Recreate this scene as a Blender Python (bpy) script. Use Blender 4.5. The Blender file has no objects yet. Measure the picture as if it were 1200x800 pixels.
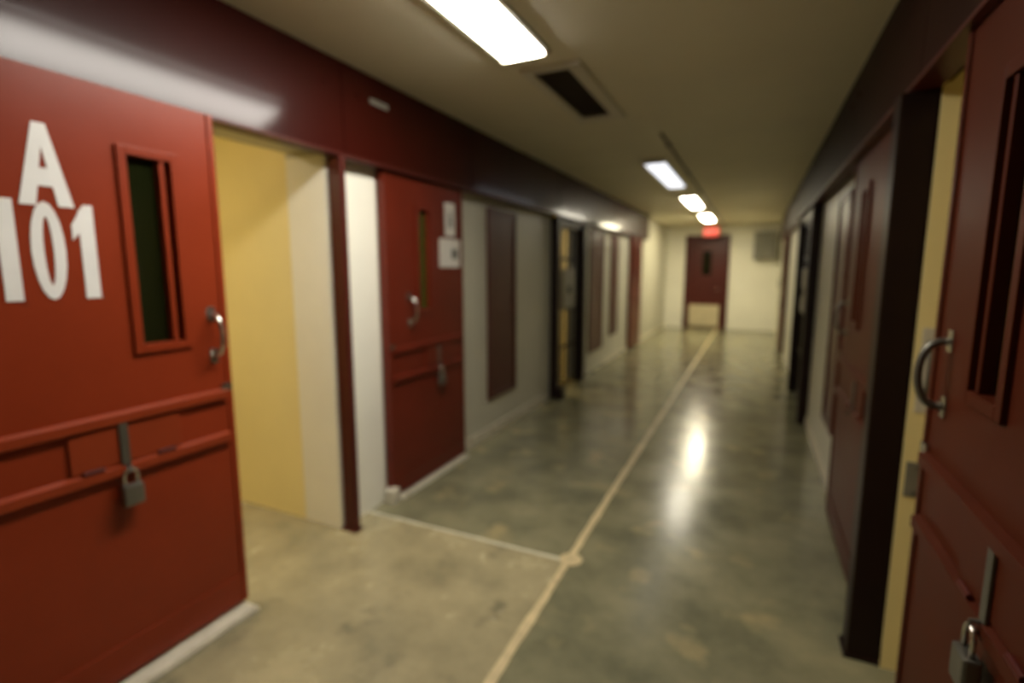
import bpy, bmesh, math, random
from mathutils import Vector, Matrix
random.seed(7)
S = bpy.context.scene
C = S.collection
R = math.radians

# ---------------------------------------------------------------- camera, world, exposure
cam_d = bpy.data.cameras.new('camera')
cam_d.sensor_width = 36.0
cam_d.lens = 18.12
cam_d.clip_start = 0.02
cam_d.dof.use_dof = True
cam_d.dof.focus_distance = 0.55
cam_d.dof.aperture_fstop = 2.0
cam = bpy.data.objects.new('camera', cam_d)
C.objects.link(cam)
cam.location = (0, 0, 1.5)
cam.rotation_euler = (R(90 - 8.0), 0, R(25.0))
S.camera = cam
w = bpy.data.worlds.new('world')
S.world = w
w.use_nodes = True
w.node_tree.nodes['Background'].inputs[0].default_value = (0, 0, 0, 1)
S.view_settings.view_transform = 'Standard'
S.view_settings.look = 'None'
S.view_settings.gamma = 1.0
S.view_settings.exposure = -0.06
LIGHT_1, LIGHT_2, LIGHT_3, LIGHT_4 = 52.0, 1.5, 30.0, 84.0
CELL_L, CELL_R, NICHE = 19.0, 9.0, 34.0

# ---------------------------------------------------------------- layout
XL, XR = -2.10, 0.54          # corridor wall faces
HC = 2.58                     # ceiling
YB, YE = -3.2, 14.0           # back and far end
TH = 0.28                     # wall thickness
DH = 2.13                     # opening height

# ---------------------------------------------------------------- materials
def mat(name, col, rough=0.5, metal=0.0, var=0.15, scale=3.0, spec=0.5, bump=0.0, bscale=40.0,
        col2=None, coat=0.0, rvar=0.0, dirt=None, stretch=None):
    m = bpy.data.materials.new(name)
    m.use_nodes = True
    nt = m.node_tree
    b = nt.nodes['Principled BSDF']
    tc = nt.nodes.new('ShaderNodeTexCoord')
    src = tc.outputs['Object']
    if stretch:
        mp = nt.nodes.new('ShaderNodeMapping')
        mp.inputs['Scale'].default_value = stretch
        nt.links.new(src, mp.inputs['Vector'])
        src = mp.outputs['Vector']
    n = nt.nodes.new('ShaderNodeTexNoise')
    n.inputs['Scale'].default_value = scale
    n.inputs['Detail'].default_value = 6
    n.inputs['Roughness'].default_value = 0.6
    nt.links.new(src, n.inputs['Vector'])
    r = nt.nodes.new('ShaderNodeValToRGB')
    r.color_ramp.elements[0].position = 0.3
    r.color_ramp.elements[1].position = 0.7
    c2 = col2 or tuple(min(1, c * (1 + var)) for c in col)
    c1 = tuple(c * (1 - var) for c in col) if not col2 else col
    r.color_ramp.elements[0].color = (*c1, 1)
    r.color_ramp.elements[1].color = (*c2, 1)
    nt.links.new(n.outputs['Fac'], r.inputs['Fac'])
    out = r.outputs['Color']
    if dirt:
        n2 = nt.nodes.new('ShaderNodeTexNoise')
        n2.inputs['Scale'].default_value = dirt[1]
        n2.inputs['Detail'].default_value = 8
        nt.links.new(src, n2.inputs['Vector'])
        r2 = nt.nodes.new('ShaderNodeValToRGB')
        r2.color_ramp.elements[0].position = dirt[2]
        r2.color_ramp.elements[1].position = dirt[2] + 0.15
        nt.links.new(n2.outputs['Fac'], r2.inputs['Fac'])
        mx = nt.nodes.new('ShaderNodeMix')
        mx.data_type = 'RGBA'
        nt.links.new(r2.outputs['Color'], mx.inputs['Factor'])
        nt.links.new(out, mx.inputs['A'])
        mx.inputs['B'].default_value = (*dirt[0], 1)
        out = mx.outputs['Result']
    nt.links.new(out, b.inputs['Base Color'])
    b.inputs['Metallic'].default_value = metal
    b.inputs['Roughness'].default_value = rough
    b.inputs['Specular IOR Level'].default_value = spec
    b.inputs['Coat Weight'].default_value = coat
    b.inputs['Coat Roughness'].default_value = 0.12
    if rvar:
        mr = nt.nodes.new('ShaderNodeMapRange')
        mr.inputs['To Min'].default_value = max(0.02, rough - rvar)
        mr.inputs['To Max'].default_value = rough + rvar
        nt.links.new(n.outputs['Fac'], mr.inputs['Value'])
        nt.links.new(mr.outputs['Result'], b.inputs['Roughness'])
    if bump:
        nb = nt.nodes.new('ShaderNodeTexNoise')
        nb.inputs['Scale'].default_value = bscale
        nb.inputs['Detail'].default_value = 4
        nt.links.new(tc.outputs['Object'], nb.inputs['Vector'])
        bp = nt.nodes.new('ShaderNodeBump')
        bp.inputs['Strength'].default_value = bump
        bp.inputs['Distance'].default_value = 0.01
        nt.links.new(nb.outputs['Fac'], bp.inputs['Height'])
        nt.links.new(bp.outputs['Normal'], b.inputs['Normal'])
    return m

def emit(name, col, strength, base=(0.8, 0.8, 0.78)):
    m = bpy.data.materials.new(name)
    m.use_nodes = True
    nt = m.node_tree
    b = nt.nodes['Principled BSDF']
    b.inputs['Base Color'].default_value = (*base, 1)
    b.inputs['Roughness'].default_value = 0.4
    b.inputs['Emission Color'].default_value = (*col, 1)
    b.inputs['Emission Strength'].default_value = strength
    return m

M = {}
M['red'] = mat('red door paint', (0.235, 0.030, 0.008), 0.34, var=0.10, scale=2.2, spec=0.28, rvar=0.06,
               dirt=((0.10, 0.02, 0.012), 9.0, 0.70), bump=0.03, bscale=25)
M['rib'] = mat('rib red paint', (0.25, 0.036, 0.010), 0.34, var=0.10, scale=3, spec=0.3)
M['header'] = mat('dark header paint', (0.034, 0.0040, 0.002), 0.40, var=0.15, scale=2, coat=0.27, spec=0.06)
M['header2'] = mat('blackish header paint', (0.020, 0.006, 0.004), 0.5, var=0.15, scale=2, spec=0.08)
M['maroon'] = mat('maroon paint', (0.070, 0.012, 0.008), 0.38, var=0.12, scale=4, spec=0.28)
M['darkpost'] = mat('dark post paint', (0.050, 0.008, 0.006), 0.4, var=0.12, scale=5, spec=0.25)
M['blackred'] = mat('brown black paint', (0.014, 0.006, 0.004), 0.45, var=0.15, scale=5, spec=0.2)
M['cream_lit'] = mat('cream paint lit tone', (0.88, 0.85, 0.72), 0.5, var=0.04, scale=2, bump=0.05, bscale=60)  # brighter copy of the wall cream, strong lamp light put into the colour
M['red_shaded'] = mat('red door paint shaded', (0.120, 0.015, 0.006), 0.32, var=0.15, scale=2.2, spec=0.3, rvar=0.06)  # darker copy of the red door paint, weaker light put into the colour
M['brown'] = mat('red door paint right side shade', (0.066, 0.012, 0.004), 0.46, var=0.15, scale=2.2, spec=0.12, rvar=0.06)  # red door paint darkened, shade of the right side put into the colour
M['cream'] = mat('cream wall paint', (0.54, 0.515, 0.40), 0.45, var=0.05, scale=1.5, bump=0.06, bscale=60,
                 dirt=((0.60, 0.54, 0.38), 2.5, 0.66))
M['ceil'] = mat('ceiling paint', (0.74, 0.68, 0.50), 0.6, var=0.04, scale=1.2, bump=0.04, bscale=80)
M['yellow'] = mat('yellow cell paint', (0.88, 0.755, 0.355), 0.5, var=0.05, scale=1.5, bump=0.05, bscale=60)
M['floor'] = mat('sealed concrete', (0.125, 0.125, 0.075), 0.22, scale=2.6, rvar=0.10,
                 col2=(0.28, 0.255, 0.145), dirt=((0.36, 0.30, 0.15), 3.4, 0.58), bump=0.05, bscale=5, stretch=(1, 1, 1))
M['floor_tan'] = mat('sealed concrete tan', (0.24, 0.21, 0.12), 0.26, scale=2.8, rvar=0.08,
                     col2=(0.46, 0.39, 0.22), dirt=((0.18, 0.16, 0.095), 4.5, 0.60), bump=0.05, bscale=5)
M['seal'] = mat('joint sealant', (0.60, 0.48, 0.26), 0.5, var=0.2, scale=12)
M['seal2'] = mat('pale joint sealant', (0.66, 0.62, 0.46), 0.45, var=0.15, scale=12)
M['pale'] = mat('pale sill paint', (0.62, 0.57, 0.44), 0.5, var=0.15, scale=9, dirt=((0.35, 0.28, 0.18), 10, 0.62))
M['steel'] = mat('bright steel', (0.62, 0.58, 0.52), 0.25, metal=1.0, var=0.1, scale=10)
M['dsteel'] = mat('dull steel', (0.16, 0.15, 0.12), 0.4, metal=0.7, var=0.2, scale=10)
M['brass'] = mat('brass padlock', (0.45, 0.34, 0.16), 0.35, metal=0.9, var=0.15, scale=20)
M['black'] = mat('black gap', (0.012, 0.010, 0.008), 0.5, var=0.2)
M['grey'] = mat('grey metal', (0.20, 0.19, 0.15), 0.4, var=0.1, scale=4)
M['white'] = mat('white lettering paint', (0.80, 0.78, 0.74), 0.5, var=0.05, scale=8)
M['paper'] = mat('paper', (0.62, 0.58, 0.50), 0.7, var=0.04, scale=6)
M['ink'] = mat('grey ink', (0.16, 0.15, 0.12), 0.7, var=0.1, scale=6)
M['frame'] = mat('fixture enamel', (0.62, 0.58, 0.46), 0.4, var=0.04)
M['vent'] = mat('vent dusty enamel', (0.10, 0.085, 0.06), 0.6, var=0.2, scale=20)
M['kick'] = mat('beige kick plate', (0.55, 0.47, 0.30), 0.4, var=0.1, scale=5)
M['conduit'] = mat('conduit', (0.24, 0.22, 0.16), 0.45, var=0.1)

def glass(name, col):
    m = bpy.data.materials.new(name)
    m.use_nodes = True
    nt = m.node_tree
    b = nt.nodes['Principled BSDF']
    n = nt.nodes.new('ShaderNodeTexNoise')
    n.inputs['Scale'].default_value = 6
    mr = nt.nodes.new('ShaderNodeMapRange')
    mr.inputs['To Min'].default_value = 0.06
    mr.inputs['To Max'].default_value = 0.14
    nt.links.new(n.outputs['Fac'], mr.inputs['Value'])
    nt.links.new(mr.outputs['Result'], b.inputs['Roughness'])
    b.inputs['Base Color'].default_value = (*col, 1)
    b.inputs['Transmission Weight'].default_value = 0.35
    b.inputs['IOR'].default_value = 1.45
    return m
M['glass'] = glass('dark wired glass', (0.012, 0.015, 0.004))
M['glass2'] = glass('green glass', (0.060, 0.085, 0.012))

# ---------------------------------------------------------------- mesh helpers
def box(bm, x0, x1, y0, y1, z0, z1, bev=0.0):
    if x0 > x1: x0, x1 = x1, x0
    if y0 > y1: y0, y1 = y1, y0
    v = [bm.verts.new(p) for p in ((x0, y0, z0), (x1, y0, z0), (x1, y1, z0), (x0, y1, z0),
                                   (x0, y0, z1), (x1, y0, z1), (x1, y1, z1), (x0, y1, z1))]
    fs = [bm.faces.new([v[i] for i in q]) for q in
          ((0, 3, 2, 1), (4, 5, 6, 7), (0, 1, 5, 4), (1, 2, 6, 5), (2, 3, 7, 6), (3, 0, 4, 7))]
    if bev:
        es = list({e for f in fs for e in f.edges})
        bmesh.ops.bevel(bm, geom=es, offset=bev, segments=2, affect='EDGES', profile=0.6)

def prism(bm, pts, axis, a, b):
    """polygon pts in the two axes other than axis, extruded a..b"""
    def P(p, t):
        l = list(p); l.insert(axis, t); return l
    A = [bm.verts.new(P(p, a)) for p in pts]
    B = [bm.verts.new(P(p, b)) for p in pts]
    n = len(pts)
    bm.faces.new(A); bm.faces.new(B[::-1])
    for i in range(n):
        bm.faces.new((A[i], B[i], B[(i + 1) % n], A[(i + 1) % n]))
    bmesh.ops.recalc_face_normals(bm, faces=bm.faces)

def tube(bm, pts, r, n=12):
    pts = [Vector(p) for p in pts]
    rings = []
    prev = None
    for i, p in enumerate(pts):
        if i == 0: t = pts[1] - p
        elif i == len(pts) - 1: t = p - pts[i - 1]
        else: t = pts[i + 1] - pts[i - 1]
        t.normalize()
        if prev is None:
            u = t.orthogonal().normalized()
        else:
            u = (prev - t * prev.dot(t)).normalized()
        prev = u
        v = t.cross(u)
        rings.append([bm.verts.new(p + (u * math.cos(2 * math.pi * k / n) + v * math.sin(2 * math.pi * k / n)) * r) for k in range(n)])
    for a, b in zip(rings, rings[1:]):
        for k in range(n):
            bm.faces.new((a[k], a[(k + 1) % n], b[(k + 1) % n], b[k]))
    bm.faces.new(rings[0][::-1]); bm.faces.new(rings[-1])

def cyl(bm, c, r, h, axis='z', n=16):
    c = Vector(c)
    d = {'x': Vector((1, 0, 0)), 'y': Vector((0, 1, 0)), 'z': Vector((0, 0, 1))}[axis]
    tube(bm, [c - d * h / 2, c + d * h / 2], r, n)

def obj(name, bm, m, parent=None, smooth=False, loc=None):
    bmesh.ops.recalc_face_normals(bm, faces=bm.faces)
    me = bpy.data.meshes.new(name)
    bm.to_mesh(me); bm.free()
    me.materials.append(M[m] if isinstance(m, str) else m)
    if smooth:
        for p in me.polygons: p.use_smooth = True
    o = bpy.data.objects.new(name, me)
    C.objects.link(o)
    if parent: o.parent = parent
    if loc: o.location = loc
    return o

def B(name, m, parent, x0, x1, y0, y1, z0, z1, bev=0.0, label=None):
    bm = bmesh.new(); box(bm, x0, x1, y0, y1, z0, z1, bev)
    o = obj(name, bm, m, parent)
    if label: o['label'] = label
    return o

def copyp(o, parent, loc):
    c = o.copy(); C.objects.link(c); c.parent = parent; c.location = loc
    return c

def tag(o, label, cat=None, group=None, kind=None):
    o['label'] = label
    if cat: o['category'] = cat
    if group: o['group'] = group
    if kind: o['kind'] = kind
    return o

def thing(name, label, cat, loc=(0, 0, 0), rz=0, group=None, kind=None):
    o = bpy.data.objects.new(name, None)
    o.empty_display_size = 0.1
    C.objects.link(o)
    o.location = loc; o.rotation_euler = (0, 0, rz)
    return tag(o, label, cat, group, kind)

def struct(name, bm, m, label, cat):
    return tag(obj(name, bm, m), label, cat, None, 'structure')

LEFT, RIGHT = R(-90), R(90)   # local +x = viewer's left, local +y = out into the corridor

# ---------------------------------------------------------------- floor: three cast slabs and the sealed joints between them
XJ = -0.79
bm = bmesh.new(); box(bm, -5.0, 3.4, YB - .2, YE + .3, -0.16, -0.05)
floor = struct('floor', bm, 'floor', 'glossy sealed grey-green concrete floor of the corridor', 'floor')
g = 0.018
B('slab', 'floor_tan', floor, -5.0, XJ - g, YB, 2.38 - 0.010, -0.05, 0, 0.003, 'tan mottled concrete slab at the near left')
B('slab', 'floor', floor, -5.0, XJ - g, 2.38 + 0.010, YE, -0.05, 0, 0.003)
B('slab', 'floor', floor, XJ + g, 3.4, YB, YE, -0.05, 0, 0.003)
def strip(name, m, parent, pts, wd, z0, z1, seg=60):
    # slightly uneven bead of sealant between two points
    (x0, y0), (x1, y1) = pts
    bm = bmesh.new()
    d = Vector((x1 - x0, y1 - y0)); L = d.length; d.normalize(); nrm = Vector((-d.y, d.x))
    prev = None
    for i in range(seg + 1):
        t = i / seg * L
        a = wd / 2 * (1 + random.uniform(-.22, .22)); b = wd / 2 * (1 + random.uniform(-.22, .22))
        c = Vector((x0, y0)) + d * t
        row = [bm.verts.new((*(c + nrm * a), z0)), bm.verts.new((*(c + nrm * a * .7), z1)),
               bm.verts.new((*(c - nrm * b * .7), z1)), bm.verts.new((*(c - nrm * b), z0))]
        if prev:
            for k in range(3): bm.faces.new((prev[k], row[k], row[k + 1], prev[k + 1]))
        prev = row
    return obj(name, bm, m, parent)
j = strip('joint_sealant', 'seal', floor, ((XJ, YB), (XJ, YE)), 0.056, -0.03, 0.0015, 200)
j['label'] = 'long tan sealed joint running down the middle of the floor'
j = strip('joint_sealant', 'seal2', floor, ((XL, 2.38), (XJ - .02, 2.38)), 0.026, -0.03, 0.0018, 40)
j['label'] = 'thin pale sealed joint crossing from left wall to the middle joint'
j = obj('sealant_patch', (lambda b: (cyl(b, (XJ + .01, 2.40, -0.008), 0.06, 0.02, 'z', 11), b)[1])(bmesh.new()), 'seal', floor)

# ---------------------------------------------------------------- ceiling
bm = bmesh.new(); box(bm, -5.0, 3.4, YB - .2, YE + .3, HC, HC + 0.12)
struct('ceiling', bm, 'ceil', 'plain dull beige painted corridor ceiling', 'ceiling')

# ---------------------------------------------------------------- walls
def wall(name, xf, s, openings, label):
    # xf corridor face, s = direction away from corridor
    bm = bmesh.new()
    y = YB
    xb = xf + s * TH
    for (a, b) in openings:
        box(bm, xf, xb, y, a, 0, HC)
        box(bm, xf, xb, a, b, DH, HC)
        y = b
    box(bm, xf, xb, y, YE, 0, HC)
    return struct(name, bm, 'cream', label, 'wall')
wall('wall_left', XL, -1, [(1.15, 2.15), (5.545, 6.665)], 'cream painted wall along the left side of the corridor')
wall('wall_right', XR, 1, [(1.20, 2.20), (5.585, 7.215)], 'cream painted wall along the right side of the corridor')
bm = bmesh.new(); box(bm, XL - TH, XR + TH, YE, YE + 0.2, 0, HC)
struct('wall_end', bm, 'cream_lit', 'pale wall closing the far end of the corridor', 'wall')  # brightness of the lit far end put into the wall colour
bm = bmesh.new(); box(bm, XL - TH, XR + TH, YB - .2, YB, 0, HC)
struct('wall_back', bm, 'cream', 'cream wall behind the viewpoint', 'wall')

bm = bmesh.new(); box(bm, XL - TH, XL + .004, 2.146, 2.545, 0, DH - .03)
struct('trim_2', bm, 'cream_lit', 'cream pier and reveal, lit tone in its paint, between the open doorway and the closed red door', 'trim')
# cell rooms behind the openings
def room(name, x0, x1, y0, y1, side, label, open_side, m='yellow', h=2.45):
    """walls of a cell; the corridor side is left open"""
    bm = bmesh.new(); t = 0.1
    box(bm, x0, x1, y1, y1 + t, 0, h)
    box(bm, x0, x1, y0 - t, y0, 0, h)
    if open_side == 'x1': box(bm, x0 - t, x0, y0 - t, y1 + t, 0, h)
    else: box(bm, x1, x1 + t, y0 - t, y1 + t, 0, h)
    box(bm, x0, x1, y0, y1, h, h + .1)
    return struct(name, bm, m, label, 'wall')
room('wall_cell_left', -4.6, XL - TH - .001, 0.0, 2.15, 'L', 'yellow painted walls inside the open cell on the left', 'x1')
room('wall_cell_right', XR + TH + .001, 3.1, 0.0, 2.2, 'R', 'yellow painted walls inside the open cell on the right', 'x0')
room('wall_niche_left', -4.2, XL - TH - .001, 5.4, 7.2, 'L', 'yellowish walls of the room behind the left barred gate', 'x1')
room('wall_niche_right', XR + TH + .001, 3.1, 5.4, 7.4, 'R', 'dim walls of the room behind the right barred gate', 'x0', 'cream')
# cell-side reveal of the right-hand opening, yellow cell light put into its colour
B('trim_1', 'yellow', None, XR - .02, XR + TH, 2.196, 2.2, 0, DH - .002)
tag(bpy.data.objects['trim_1'], 'reveal of the right-hand cell opening, yellow cell light in its colour', 'trim', None, 'structure')

def lampbox(name, label, x, y, z, sx, sy, m, hgt=.06):
    t = thing(name, label, 'light', (x, y, z))
    B('housing', 'frame', t, -sx / 2, sx / 2, -sy / 2, sy / 2, -hgt * .4, 0, .004)
    B('diffuser', m, t, -sx / 2 + .02, sx / 2 - .02, -sy / 2 + .02, sy / 2 - .02, -hgt, -hgt * .35, .01)
    return t
lampbox('cell_light', 'cell ceiling lamp inside the open cell on the left', -3.1, 0.75, 2.448, .3, .9, emit('cell lamp', (1.0, .84, .56), CELL_L))
lampbox('cell_light', 'cell ceiling lamp inside the open cell on the right', 1.7, 0.9, 2.448, .3, .9, emit('cell lamp r', (1.0, .78, .45), CELL_R))
lampbox('cell_light', 'lamp in the room behind the left barred gate', -3.2, 6.2, 2.448, .3, .6, emit('niche lamp', (1.0, .78, .42), NICHE))

# ---------------------------------------------------------------- baseboards
bm = bmesh.new()
for (a, b) in ((3.50, 5.49), (6.68, 7.0), (7.85, 9.5), (10.45, YE)):
    box(bm, XL, XL + .012, a, b, 0, .085, .003)
struct('baseboard_left', bm, 'pale', 'low pale painted skirting along the left wall', 'baseboard')
bm = bmesh.new()
for (a, b) in ((3.55, 5.6), (7.2, 9.9), (11.4, YE)):
    box(bm, XR - .012, XR, a, b, 0, .085, .003)
struct('baseboard_right', bm, 'pale', 'low pale painted skirting along the right wall', 'baseboard')

# ---------------------------------------------------------------- door track housings under the ceiling
def housing(xw, s, label, y0, y1, m='header'):
    """xw wall face, s = towards the corridor"""
    t = thing('track_housing', label, 'track housing', (xw, 0, 0))
    prof = [(0, HC - .002), (s * .075, HC - .002), (s * .078, 2.26)] + [(s * (.078 + .0036 * (k / 10) ** 2 + .0032 * (k / 10)), 2.26 - .16 * k / 10) for k in range(1, 11)] + [(0, 2.10)]
    joints = [y0, 2.22, 3.6, 5.6, 8.2, 11.0, y1]
    for a, b in zip(joints, joints[1:]):
        bm = bmesh.new()
        prism(bm, prof, 1, a + .003, b - .003)
        obj('cover_panel', bm, m, t)
    # shadow backing closes the seams
    bm = bmesh.new(); box(bm, 0, s * .07, y0, y1, 2.104, HC - .002)
    obj('backing', bm, 'darkpost', t)
    bm = bmesh.new(); box(bm, s * .02, s * .108, y0, y1, 2.088, 2.102, .002)
    lip = obj('bottom_lip', bm, 'maroon', t)
    # bolts
    first = None
    for a, b in zip(joints, joints[1:]):
        for yy in (a + .12, b - .12):
            if yy < .3 or yy > 9: continue
            if first is None:
                bm = bmesh.new(); cyl(bm, (0, 0, 0), .011, .012, 'x', 6)
                first = obj('bolt', bm, 'header', t, loc=(s * .079, yy, 2.44))
            else:
                copyp(first, t, (s * .079, yy, 2.44))
    return t
hl = housing(XL, 1, 'long dark red steel housing running above the doors on the left', YB, 10.9)
B('nameplate', 'grey', hl, .077, .081, 2.44, 2.60, 2.425, 2.455, .001, 'small pale plate on the dark red housing')
housing(XR, -1, 'long dark steel housing running above the doors on the right', YB, 12.2, 'header2')

# ---------------------------------------------------------------- gate posts beside the open cells
def post(x0, x1, y0, y1, label, m):
    t = thing('gate_post', label, 'post', ((x0 + x1) / 2, (y0 + y1) / 2, 0))
    hx, hy = (x1 - x0) / 2, (y1 - y0) / 2
    B('shaft', m, t, -hx, hx, -hy, hy, 0.002, 2.085, .005)
    B('foot_plate', m, t, -hx - .012, hx + .012, -hy - .012, hy + .012, 0.001, .012, .002)
    return t
post(-2.075, -1.990, 2.145, 2.185, 'dark maroon steel post at right edge of the open yellow doorway', 'maroon')
post(.412, .522, 2.21, 2.31, 'black-brown steel post beside the yellow jamb on the right', 'blackred')

# ---------------------------------------------------------------- solid sliding cell doors
def solid_door(name, label, X, yc, rz, W, wx, hx, px, z0=.035, H=2.065, ww=.15, glassm='glass', mull=.045, fine=True, paint='red'):
    """wx window centre, hx handle, px hasp, all in the door's own left-positive coordinate"""
    t = thing(name, label, 'door', (X, yc, 0), rz, None, 'structure')
    T = .045
    rib = 'rib' if paint == 'red' else paint
    wz0, wz1 = 1.23, 1.89
    a, b = wx - ww / 2, wx + ww / 2
    # leaf with the window cut through
    bm = bmesh.new()
    xs = [-W / 2, a, b, W / 2]; zs = [z0, wz0, wz1, z0 + H]
    for side, yy in ((0, -T), (1, 0)):
        for i in range(3):
            for k in range(3):
                if i == 1 and k == 1: continue
                q = [(xs[i], yy, zs[k]), (xs[i + 1], yy, zs[k]), (xs[i + 1], yy, zs[k + 1]), (xs[i], yy, zs[k + 1])]
                bm.faces.new([bm.verts.new(p) for p in q])
    def quad(*p): bm.faces.new([bm.verts.new(v) for v in p])
    for x in (-W / 2, W / 2, a, b):
        zz = (z0, z0 + H) if x in (-W / 2, W / 2) else (wz0, wz1)
        quad((x, -T, zz[0]), (x, 0, zz[0]), (x, 0, zz[1]), (x, -T, zz[1]))
    for z in (z0, z0 + H, wz0, wz1):
        xx = (-W / 2, W / 2) if z in (z0, z0 + H) else (a, b)
        quad((xx[0], -T, z), (xx[1], -T, z), (xx[1], 0, z), (xx[0], 0, z))
    bmesh.ops.remove_doubles(bm, verts=bm.verts, dist=1e-5)
    obj('leaf', bm, paint, t)
    # window frame
    bm = bmesh.new(); f = .03
    for (x0, x1, q0, q1) in ((a - f, a, wz0 - f, wz1 + f), (b, b + f, wz0 - f, wz1 + f), (a, b, wz1, wz1 + f), (a, b, wz0 - f, wz0)):
        box(bm, x0, x1, -.002, .012, q0, q1, .002)
    wf = obj('window_frame', bm, paint, t)
    s = 1 if hx > wx else -1
    mx = wx + s * mull
    B('mullion', paint, wf, mx - .009, mx + .009, -.03, .004, wz0, wz1, .002)
    B('window_glass', glassm, t, a - .002, b + .002, -.030, -.024, wz0 - .002, wz1 + .002)
    # pull handle
    bm = bmesh.new()
    pts = []
    for i in range(17):
        th = math.pi * i / 16
        pts.append((hx, .004 + .058 * math.sin(th) ** .7, 1.235 - .085 * math.cos(th)))
    tube(bm, pts, .0095, 10)
    h = obj('handle', bm, 'dsteel' if paint == 'brown' else 'steel', t, True); h['label'] = 'dark steel D handle' if paint == 'brown' else 'bright steel D handle'
    for zz in (1.15, 1.32):
        B('mounting_plate', 'steel', h, hx - .018, hx + .018, 0, .005, zz - .028, zz + .028, .002)
    # food slot band: two ribs, a flap between
    for zz, hh in ((.985, .030), (.800, .030)):
        bm = bmesh.new()
        prism(bm, [(0, zz - hh / 2 - .008), (.020, zz - hh / 2), (.020, zz + hh / 2), (0, zz + hh / 2 + .008)], 0, -W / 2 + .03, W / 2 - .03)
        obj(rib, bm, rib, t)
    fl = B('slot_flap', rib, t, px - .02 - .18, px - .02 + .18, 0, .010, .825, .960, .003)
    if fine:
        for dx in (-.12, .12):
            bm = bmesh.new(); cyl(bm, (px - .02 + dx, .014, .824), .008, .06, 'x', 10)
            obj('hinge', bm, 'maroon', fl)
    # hasp strap
    B('hasp', 'dsteel', t, px - .014, px + .014, .010, .018, .80, .97, .002)
    bm = bmesh.new(); tube(bm, [(px, .018, .815), (px, .034, .815), (px, .036, .795), (px, .018, .790)], .005, 8)
    obj('staple', bm, 'dsteel', t)
    # lock bolt near the leading edge
    e = 1 if hx > 0 else -1
    B('latch_bolt', 'steel', t, e * (W / 2 - .05), e * (W / 2 - .004), .001, .012, .998, 1.028, .003)
    # edge stiles and bottom rail
    for e2 in (-1, 1):
        B('stile', paint, t, e2 * (W / 2 - .022), e2 * (W / 2 + .003), -T - .002, .006, z0 + .001, z0 + H - .001, .002)
    B('bottom_rail', paint, t, -W / 2 + .024, W / 2 - .024, 0, .006, z0 + .002, z0 + .13, .002)
    return t

def padlock(X, y, z, rz, label, sc=1.0):
    t = thing('padlock', label, 'padlock', (X, y, z), rz, 'padlocks on the cell doors')
    t.scale = (sc, sc, sc)
    B('body', 'dsteel', t, -.022, .022, -.011, .011, -.085, -.035, .005)
    bm = bmesh.new()
    pts = [(-.014, 0, -.037)] + [(-.014 * math.cos(math.pi * i / 8), 0, -.012 + .014 * math.sin(math.pi * i / 8)) for i in range(9)] + [(.014, 0, -.037)]
    tube(bm, pts, .0035, 8)
    obj('shackle', bm, 'steel', t, True)
    return t

XD = XL + .105   # face of the left doors
XDR = XR - .08
# open door 101
d1 = solid_door('door_1', 'red steel sliding door numbered 101, nearest on the left, slid half open', -1.985, .945, LEFT, .98, -.235, -.425, -.06)
# glyphs painted on door 101 (local x is viewer's left, so right = -x)
def glyph(parent, polys, name, cx, cz, sx, sz, m='white'):
    bm = bmesh.new()
    for P in polys:
        prism(bm, [(cx - p[0] * sx, cz + p[1] * sz) for p in P], 1, .0005, .0025)
    return obj(name, bm, m, parent)
ONE = [[(-.28, -.5), (.22, -.5), (.22, .5), (-.08, .5), (-.28, .42)], [(-.279, .40), (-.279, .20), (-.52, .12), (-.52, .28)]]
def ring(rx, rz_, tx, tz, n=20):
    out = []
    for i in range(n):
        a0, a1 = 2 * math.pi * i / n, 2 * math.pi * (i + 1) / n
        out.append([(rx * math.sin(a0), rz_ * math.cos(a0)), (rx * math.sin(a1), rz_ * math.cos(a1)),
                    ((rx - tx) * math.sin(a1), (rz_ - tz) * math.cos(a1)), ((rx - tx) * math.sin(a0), (rz_ - tz) * math.cos(a0))])
    return out
ZERO = ring(.5, .5, .36, .15)
AA = [[(-.5, -.5), (-.20, -.5), (0, .22), (0, .5), (-.12, .5)], [(.5, -.5), (.20, -.5), (0, .22), (0, .5), (.12, .5)], [(-.135, -.26), (.135, -.26), (.072, -.04), (-.072, -.04)]]
def Y1(y): return -(y - .945)
glyph(d1, AA, 'letter', Y1(.872), 1.815, .140, .245)
glyph(d1, ONE, 'digit', Y1(.768), 1.555, .085, .30)
glyph(d1, ZERO, 'digit', Y1(.862), 1.555, .088, .30)
glyph(d1, ONE, 'digit', Y1(.972), 1.555, .085, .30)
padlock(-1.985 + .032, 1.005, .800, LEFT, 'padlock hanging on the hasp of the red door numbered 101', 1.5)

# door 2, closed
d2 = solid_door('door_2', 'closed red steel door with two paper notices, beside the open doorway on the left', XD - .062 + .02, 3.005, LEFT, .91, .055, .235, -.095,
                glassm='glass2', ww=.115, mull=.05, paint='red_shaded')
padlock(XD - .042 + .032, 3.10, .800, LEFT, 'small padlock on the closed red door with the paper notices', 1.5)
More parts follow.
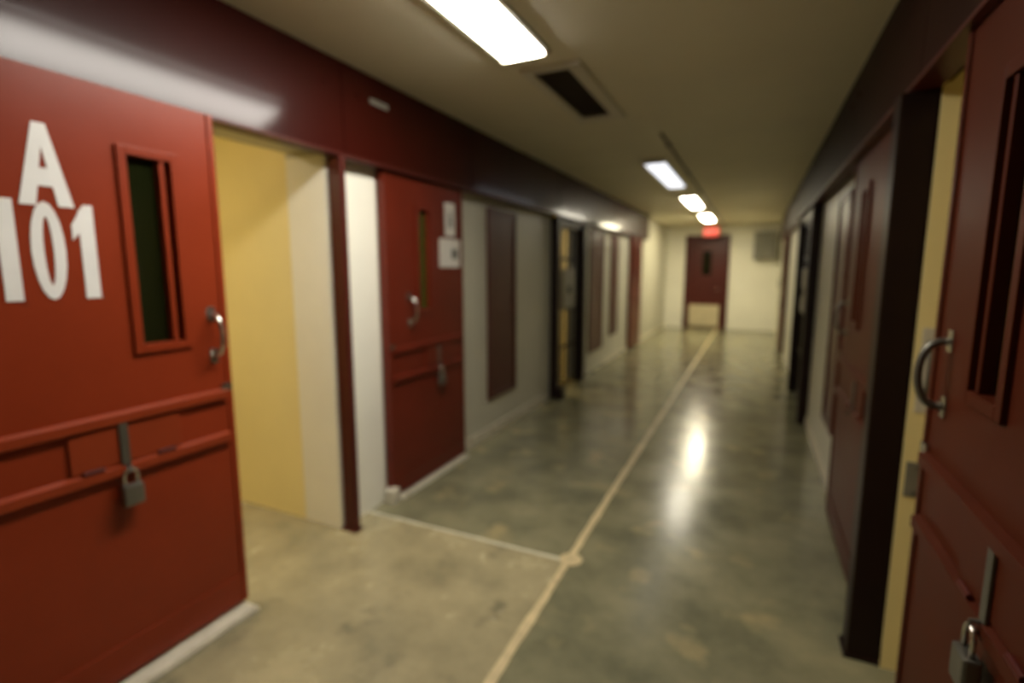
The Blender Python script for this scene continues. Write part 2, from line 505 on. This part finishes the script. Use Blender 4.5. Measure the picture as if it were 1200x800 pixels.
# notices
def notice(X, y, z, rz, wd, ht, label, marks):
    t = thing('notice', label, 'notice', (X, y, z), rz, 'paper notices on the red door')
    bm = bmesh.new()
    n = 6
    rows = []
    for i in range(n + 1):
        u = -wd / 2 + wd * i / n
        o = .003 + .003 * math.sin(i * 1.1)
        rows.append([bm.verts.new((u, o, -ht / 2)), bm.verts.new((u, o, ht / 2)), bm.verts.new((u, o - .001, ht / 2)), bm.verts.new((u, o - .001, -ht / 2))])
    for a, b in zip(rows, rows[1:]):
        for k in range(4): bm.faces.new((a[k], b[k], b[(k + 1) % 4], a[(k + 1) % 4]))
    bm.faces.new(rows[0]); bm.faces.new(rows[-1][::-1])
    obj('sheet', bm, 'paper', t)
    for (polys, cx, cz, sx, sz) in marks:
        bm = bmesh.new()
        for P in polys: prism(bm, [(cx - p[0] * sx, cz + p[1] * sz) for p in P], 1, .0065, .0075)
        obj('mark', bm, 'ink', t)
    return t
XF2 = XD - .042
notice(XF2, 3.29, 1.855, LEFT, .145, .235, 'upper narrow grey paper notice taped to the red door', [(AA, 0, .0, .07, .12)])
SQ = [[(-.5, -.5), (.5, -.5), (.5, .5), (-.5, .5)]]
notice(XF2, 3.285, 1.615, LEFT, .29, .205, 'lower wider pale paper notice taped to the red door',
       [(SQ, -.06, -.005, .09, .07)])

# floor guides / sills
def sill(name, x0, x1, y0, y1, label, h=.022):
    t = thing(name, label, 'sill', ((x0 + x1) / 2, (y0 + y1) / 2, 0))
    hx, hy = (x1 - x0) / 2, (y1 - y0) / 2
    B('plate', 'pale', t, -hx, hx, -hy, hy, .001, h, .004)
    B('guide_lip', 'pale', t, hx - .016, hx - .004, -hy + .01, hy - .01, h - .001, h + .008, .002)
    return t
sill('door_sill', -2.09, -1.90, -.6, 1.43, 'pale raised floor guide below the red door numbered 101', .02)
sill('door_sill', -2.09, -1.995, 2.60, 3.46, 'pale floor guide below the closed red door with notices', .02)
B('stop_block', 'pale', None, -2.07, -2.0, 2.50, 2.575, .001, .10, .006)
tag(bpy.data.objects['stop_block'], 'small beige door stop block on the floor at the closed red door', 'door stop')

# ---------------------------------------------------------------- tall flush panels in the walls
def flush_panel(X, yc, rz, W, z0, z1, label, m='maroon', cat='panel'):
    t = thing('access_panel', label, cat, (X, yc, z0), rz, 'dark access panels in the corridor walls')
    H = z1 - z0; f = .045
    bm = bmesh.new()
    for q in ((-W / 2, -W / 2 + f, 0, H), (W / 2 - f, W / 2, 0, H), (-W / 2 + f, W / 2 - f, 0, f), (-W / 2 + f, W / 2 - f, H - f, H)):
        box(bm, q[0], q[1], 0.001, .022, q[2], q[3], .003)
    obj('panel_frame', bm, m, t)
    B('panel_sheet', m, t, -W / 2 + f, W / 2 - f, .001, .010, f, H - f)
    bm = bmesh.new()
    B('lock_plate', 'maroon', t, -W / 2 + f + .01, -W / 2 + f + .05, .010, .016, H * .48, H * .55, .002)
    first = None
    for zz in (.02, H * .33, H * .66, H - .02):
        for xx in (-W / 2 + f / 2, W / 2 - f / 2):
            if first is None:
                b2 = bmesh.new(); cyl(b2, (0, 0, 0), .007, .006, 'y', 8)
                first = obj('screw', b2, m, t, loc=(xx, .0235, zz))
            else: copyp(first, t, (xx, .0235, zz))
    bm.free()
    return t
flush_panel(XL, 4.27, LEFT, .58, .34, 2.02, 'tall dark maroon panel in cream wall between red door and barred gate')
flush_panel(XL, 7.42, LEFT, .74, .30, 2.05, 'dark brown-red panel just beyond the left barred gate', 'maroon')
flush_panel(XL, 8.45, LEFT, .50, .42, 2.05, 'narrow maroon panel on the far left wall before the last red door', 'maroon')
flush_panel(XR, 4.15, RIGHT, .50, .40, 2.0, 'maroon panel on the right wall beyond the red door', 'maroon')

# ---------------------------------------------------------------- barred gates
def gate(name, label, X, y0, y1, rz, plate_frac=0.0, H=2.08):
    t = thing(name, label, 'gate', (X, (y0 + y1) / 2, 0), rz)
    W = y1 - y0
    for e in (-1, 1):
        B('gate_jamb', 'blackred', t, e * (W / 2 - .0), e * (W / 2 + .11), -.04, .075, .002, H, .005)
    B('gate_head', 'blackred', t, -W / 2, W / 2, -.03, .05, H - .07, H, .004)
    for zz in (.06, .55, 1.02, 1.62, 1.98):
        B('crossbar', 'blackred', t, -W / 2, W / 2, -.006, .006, zz - .018, zz + .018, .002)
    n = max(4, int(W / .15))
    first = None
    for i in range(n):
        xx = -W / 2 + W * (i + .5) / n
        if first is None:
            bm = bmesh.new(); cyl(bm, (0, 0, H / 2 - .02), .010, H - .08, 'z', 8)
            first = obj('bar', bm, 'blackred', t, True, (xx, 0, 0))
        else: copyp(first, t, (xx, 0, 0))
    lb = B('lock_box', 'grey', t, -.16, .26, -.035, .040, 1.03, 1.50, .006)
    bm = bmesh.new(); cyl(bm, (.05, .045, 1.25), .05, .016, 'y', 16)
    obj('keyhole_cover', bm, 'blackred', lb, True)
    if plate_frac:
        B('sheet_plate', 'grey', t, -W / 2, -W / 2 + W * plate_frac, -.022, -.012, .08, H - .08, .002)
    return t
gate('barred_gate', 'dark barred gate with grey lock box in the left wall', XL + .01, 5.66, 6.55, LEFT, .42)
gate('barred_gate', 'dark barred gate in the right wall farther down the corridor', XR - .01, 5.7, 7.1, RIGHT, .5)
B('stop_block', 'blackred', None, XL + .08, XL + .17, 5.50, 5.62, .001, .14, .01)
tag(bpy.data.objects['stop_block.001'], 'black block on the floor at the foot of the left barred gate', 'door stop')

# ---------------------------------------------------------------- the other doors
solid_door('door_3', 'last red steel door far down the left wall', XL + .055, 10.0, LEFT, .92, .10, .30, -.1, fine=False, paint='red_shaded')
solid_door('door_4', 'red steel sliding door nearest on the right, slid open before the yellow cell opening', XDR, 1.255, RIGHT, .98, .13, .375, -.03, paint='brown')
solid_door('door_5', 'red steel door, shade in its paint, on the right beyond the black post', XR - .055, 3.02, RIGHT, 1.00, .10, .33, -.1, paint='brown')
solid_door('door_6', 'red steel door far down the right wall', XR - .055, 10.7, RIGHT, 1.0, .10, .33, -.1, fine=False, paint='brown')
padlock(XDR - .032, 1.225, .800, RIGHT, 'padlock on the nearest red door on the right', 1.5)
sill('door_sill', XDR - .03, XR - .01, -.6, 1.74, 'pale raised floor guide below the nearest red door on the right', .02)

# latch fittings on the yellow jamb
t = thing('latch_keeper', 'dark curved latch keeper on the yellow jamb at right', 'latch', (.560, 2.196, 1.15))
bm = bmesh.new(); tube(bm, [(0, -.004 - .028 * math.sin(math.pi * i / 12), -.105 + .21 * i / 12) for i in range(13)], .009, 8)
obj('pull', bm, 'dsteel', t, True)
B('backplate', 'frame', t, -.022, .024, -.003, .0, -.15, .15, .001)
t = thing('strike_plate', 'small grey plate low on the yellow jamb at right', 'plate', (.562, 2.196, .755))
B('plate', 'grey', t, -.030, .030, -.004, 0, -.065, .065, .001)
for zz in (-.045, .045):
    bm = bmesh.new(); cyl(bm, (0, -.006, zz), .006, .005, 'y', 8); obj('screw', bm, 'dsteel', t)

# ---------------------------------------------------------------- end wall: door, kick plate, cabinet
t = thing('door_7', 'dark brown-red door with beige lower plate in the end wall', 'door', (-1.10, YE, 0), 0, None, 'structure')
for e in (-1, 1):
    B('door_frame', 'maroon', t, e * .43, e * .52, -.06, -.002, .002, 2.34, .004)
B('door_frame', 'maroon', t, -.43, .43, -.06, -.002, 2.26, 2.34, .004)
B('leaf', 'maroon', t, -.43, .43, -.035, -.004, .01, 2.26, .003)
B('kick_plate', 'kick', t, -.38, .34, -.043, -.035, .05, .60, .002, 'beige kick plate')
B('window_glass', 'glass', t, -.10, .10, -.039, -.034, 1.35, 1.95, .002)
bm = bmesh.new(); tube(bm, [(.34, -.035, 1.0), (.34, -.09, 1.0), (.24, -.09, 1.0)], .011, 8); obj('handle', bm, 'steel', t, True)
t = thing('wall_cabinet', 'dark grey metal cabinet high on the end wall at right', 'cabinet', (.20, YE, 1.72))
B('body', 'grey', t, -.25, .24, -.22, -.002, 0, .66, .006)
B('cabinet_door', 'grey', t, -.235, .225, -.232, -.22, .02, .64, .004)
bm = bmesh.new(); cyl(bm, (-.19, -.24, .30), .012, .02, 'y', 10); obj('knob', bm, 'dsteel', t)

# ---------------------------------------------------------------- ceiling lights
def tube_light(x0, x1, y0, y1, m, label, louvres=True):
    t = thing('ceiling_light', label, 'light', ((x0 + x1) / 2, (y0 + y1) / 2, HC), 0, 'strip lights along the corridor ceiling')
    hx, hy = (x1 - x0) / 2, (y1 - y0) / 2
    bm = bmesh.new(); f = .022
    for q in ((-hx - f, -hx, -hy - f, hy + f), (hx, hx + f, -hy - f, hy + f), (-hx, hx, -hy - f, -hy), (-hx, hx, hy, hy + f)):
        box(bm, q[0], q[1], q[2], q[3], -.022, -.001, .003)
    obj('frame', bm, 'frame', t)
    bm = bmesh.new()
    prism(bm, [(-hx, -.002), (-hx, -.020), (-hx * .8, -.034), (hx * .8, -.034), (hx, -.020), (hx, -.002)], 1, -hy, hy)
    obj('diffuser', bm, m, t)
    for yy in (-hy + .006, hy - .006):
        B('end_cap', 'frame', t, -hx - .004, hx + .004, yy - .008, yy + .008, -.038, -.001, .002)
    return t
tube_light(-1.235, -1.005, 1.12, 2.54, emit('lamp bright', (1.0, .95, .86), LIGHT_1), 'brightest strip light on the ceiling, nearest, at the top of the picture')
tube_light(-1.09, -.88, 5.45, 7.20, emit('lamp dim', (.90, .93, 1.0), LIGHT_2), 'dim greyish strip light on the ceiling past the vent')
tube_light(-1.07, -.87, 8.2, 9.7, emit('lamp mid', (1.0, .92, .74), LIGHT_3), 'second lit strip light from the end, past the dim one')
tube_light(-1.07, -.87, 11.0, 12.4, emit('lamp far', (1.0, .90, .62), LIGHT_4), 'farthest strip light on the ceiling near the exit sign')

# ---------------------------------------------------------------- ceiling vent
t = thing('ceiling_vent', 'dark louvred air vent with pale frame on the ceiling beside the nearest light', 'vent', (-1.06, 3.28, HC))
bm = bmesh.new()
for q in ((-.17, -.11, -.55, .55), (.09, .17, -.55, .55), (-.11, .09, -.55, -.49), (-.11, .09, .42, .55)):
    box(bm, q[0], q[1], q[2], q[3], -.020, -.001, .004)
obj('vent_frame', bm, 'frame', t)
B('backing', 'vent', t, -.11, .09, -.49, .42, -.004, -.001)
first = None
for i in range(22):
    yy = -.47 + i * .042
    if first is None:
        bm = bmesh.new(); prism(bm, [(-.006, -.016), (.012, -.004), (.014, -.005), (-.004, -.018)], 0, -.11, .09)
        first = obj('slat', bm, 'vent', t, loc=(0, yy, 0))
    else: copyp(first, t, (0, yy, 0))

# ---------------------------------------------------------------- exit sign
t = thing('exit_sign', 'small red lit EXIT sign hanging at the end of the row of lights', 'sign', (-1.00, 13.5, HC - .02))
B('sign_box', 'grey', t, -.18, .18, -.025, .03, -.28, -.06, .006)
B('lit_face', emit('exit face', (1.0, .045, .02), 1.0, (.5, .03, .02)), t, -.17, .17, -.030, -.024, -.27, -.07, .001)
for xx in (-.08, .08):
    bm = bmesh.new(); cyl(bm, (xx, 0, -.020), .007, .080, 'z', 8); obj('hanger', bm, 'grey', t)
M['exit'] = emit('exit letters', (1.0, .50, .38), 1.0, (.6, .3, .25))
def bars(seq, cx, w=.055, h=.11):
    bm = bmesh.new(); th = .014
    for s in seq:
        (x0, z0), (x1, z1) = s
        a = Vector((cx + (x0 - .5) * w, 0, -.17 + (z0 - .5) * h)); b = Vector((cx + (x1 - .5) * w, 0, -.17 + (z1 - .5) * h))
        d = (b - a).normalized(); n = Vector((-d.z, 0, d.x)) * th / 2
        P = [a - n - d * th / 2, b - n + d * th / 2, b + n + d * th / 2, a + n - d * th / 2]
        prism(bm, [(p.x, p.z) for p in P], 1, -.034, -.030)
    return obj('letter', bm, 'exit', t)
bars([((.1, 0), (.1, 1)), ((.1, 1), (.9, 1)), ((.1, .5), (.8, .5)), ((.1, 0), (.9, 0))], -.115)
bars([((.05, 0), (.95, 1)), ((.05, 1), (.95, 0))], -.037)
bars([((.5, 0), (.5, 1))], .035)
bars([((.5, 0), (.5, 1)), ((0, 1), (1, 1))], .108)

# ---------------------------------------------------------------- conduit along the ceiling
t = thing('ceiling_conduit', 'thin grey conduit running along the ceiling toward the end wall', 'conduit', (-.74, 4.4, HC))
bm = bmesh.new(); tube(bm, [(0, 0, -.015), (0, 9.5, -.015)], .011, 10); obj('pipe', bm, 'conduit', t, True)
first = None
for i in range(7):
    if first is None:
        first = B('clip', 'grey', t, -.022, .022, -.012, .012, -.030, -.001, .003); first.location = (0, .4, 0)
    else: copyp(first, t, (0, .4 + i * 1.45, 0))
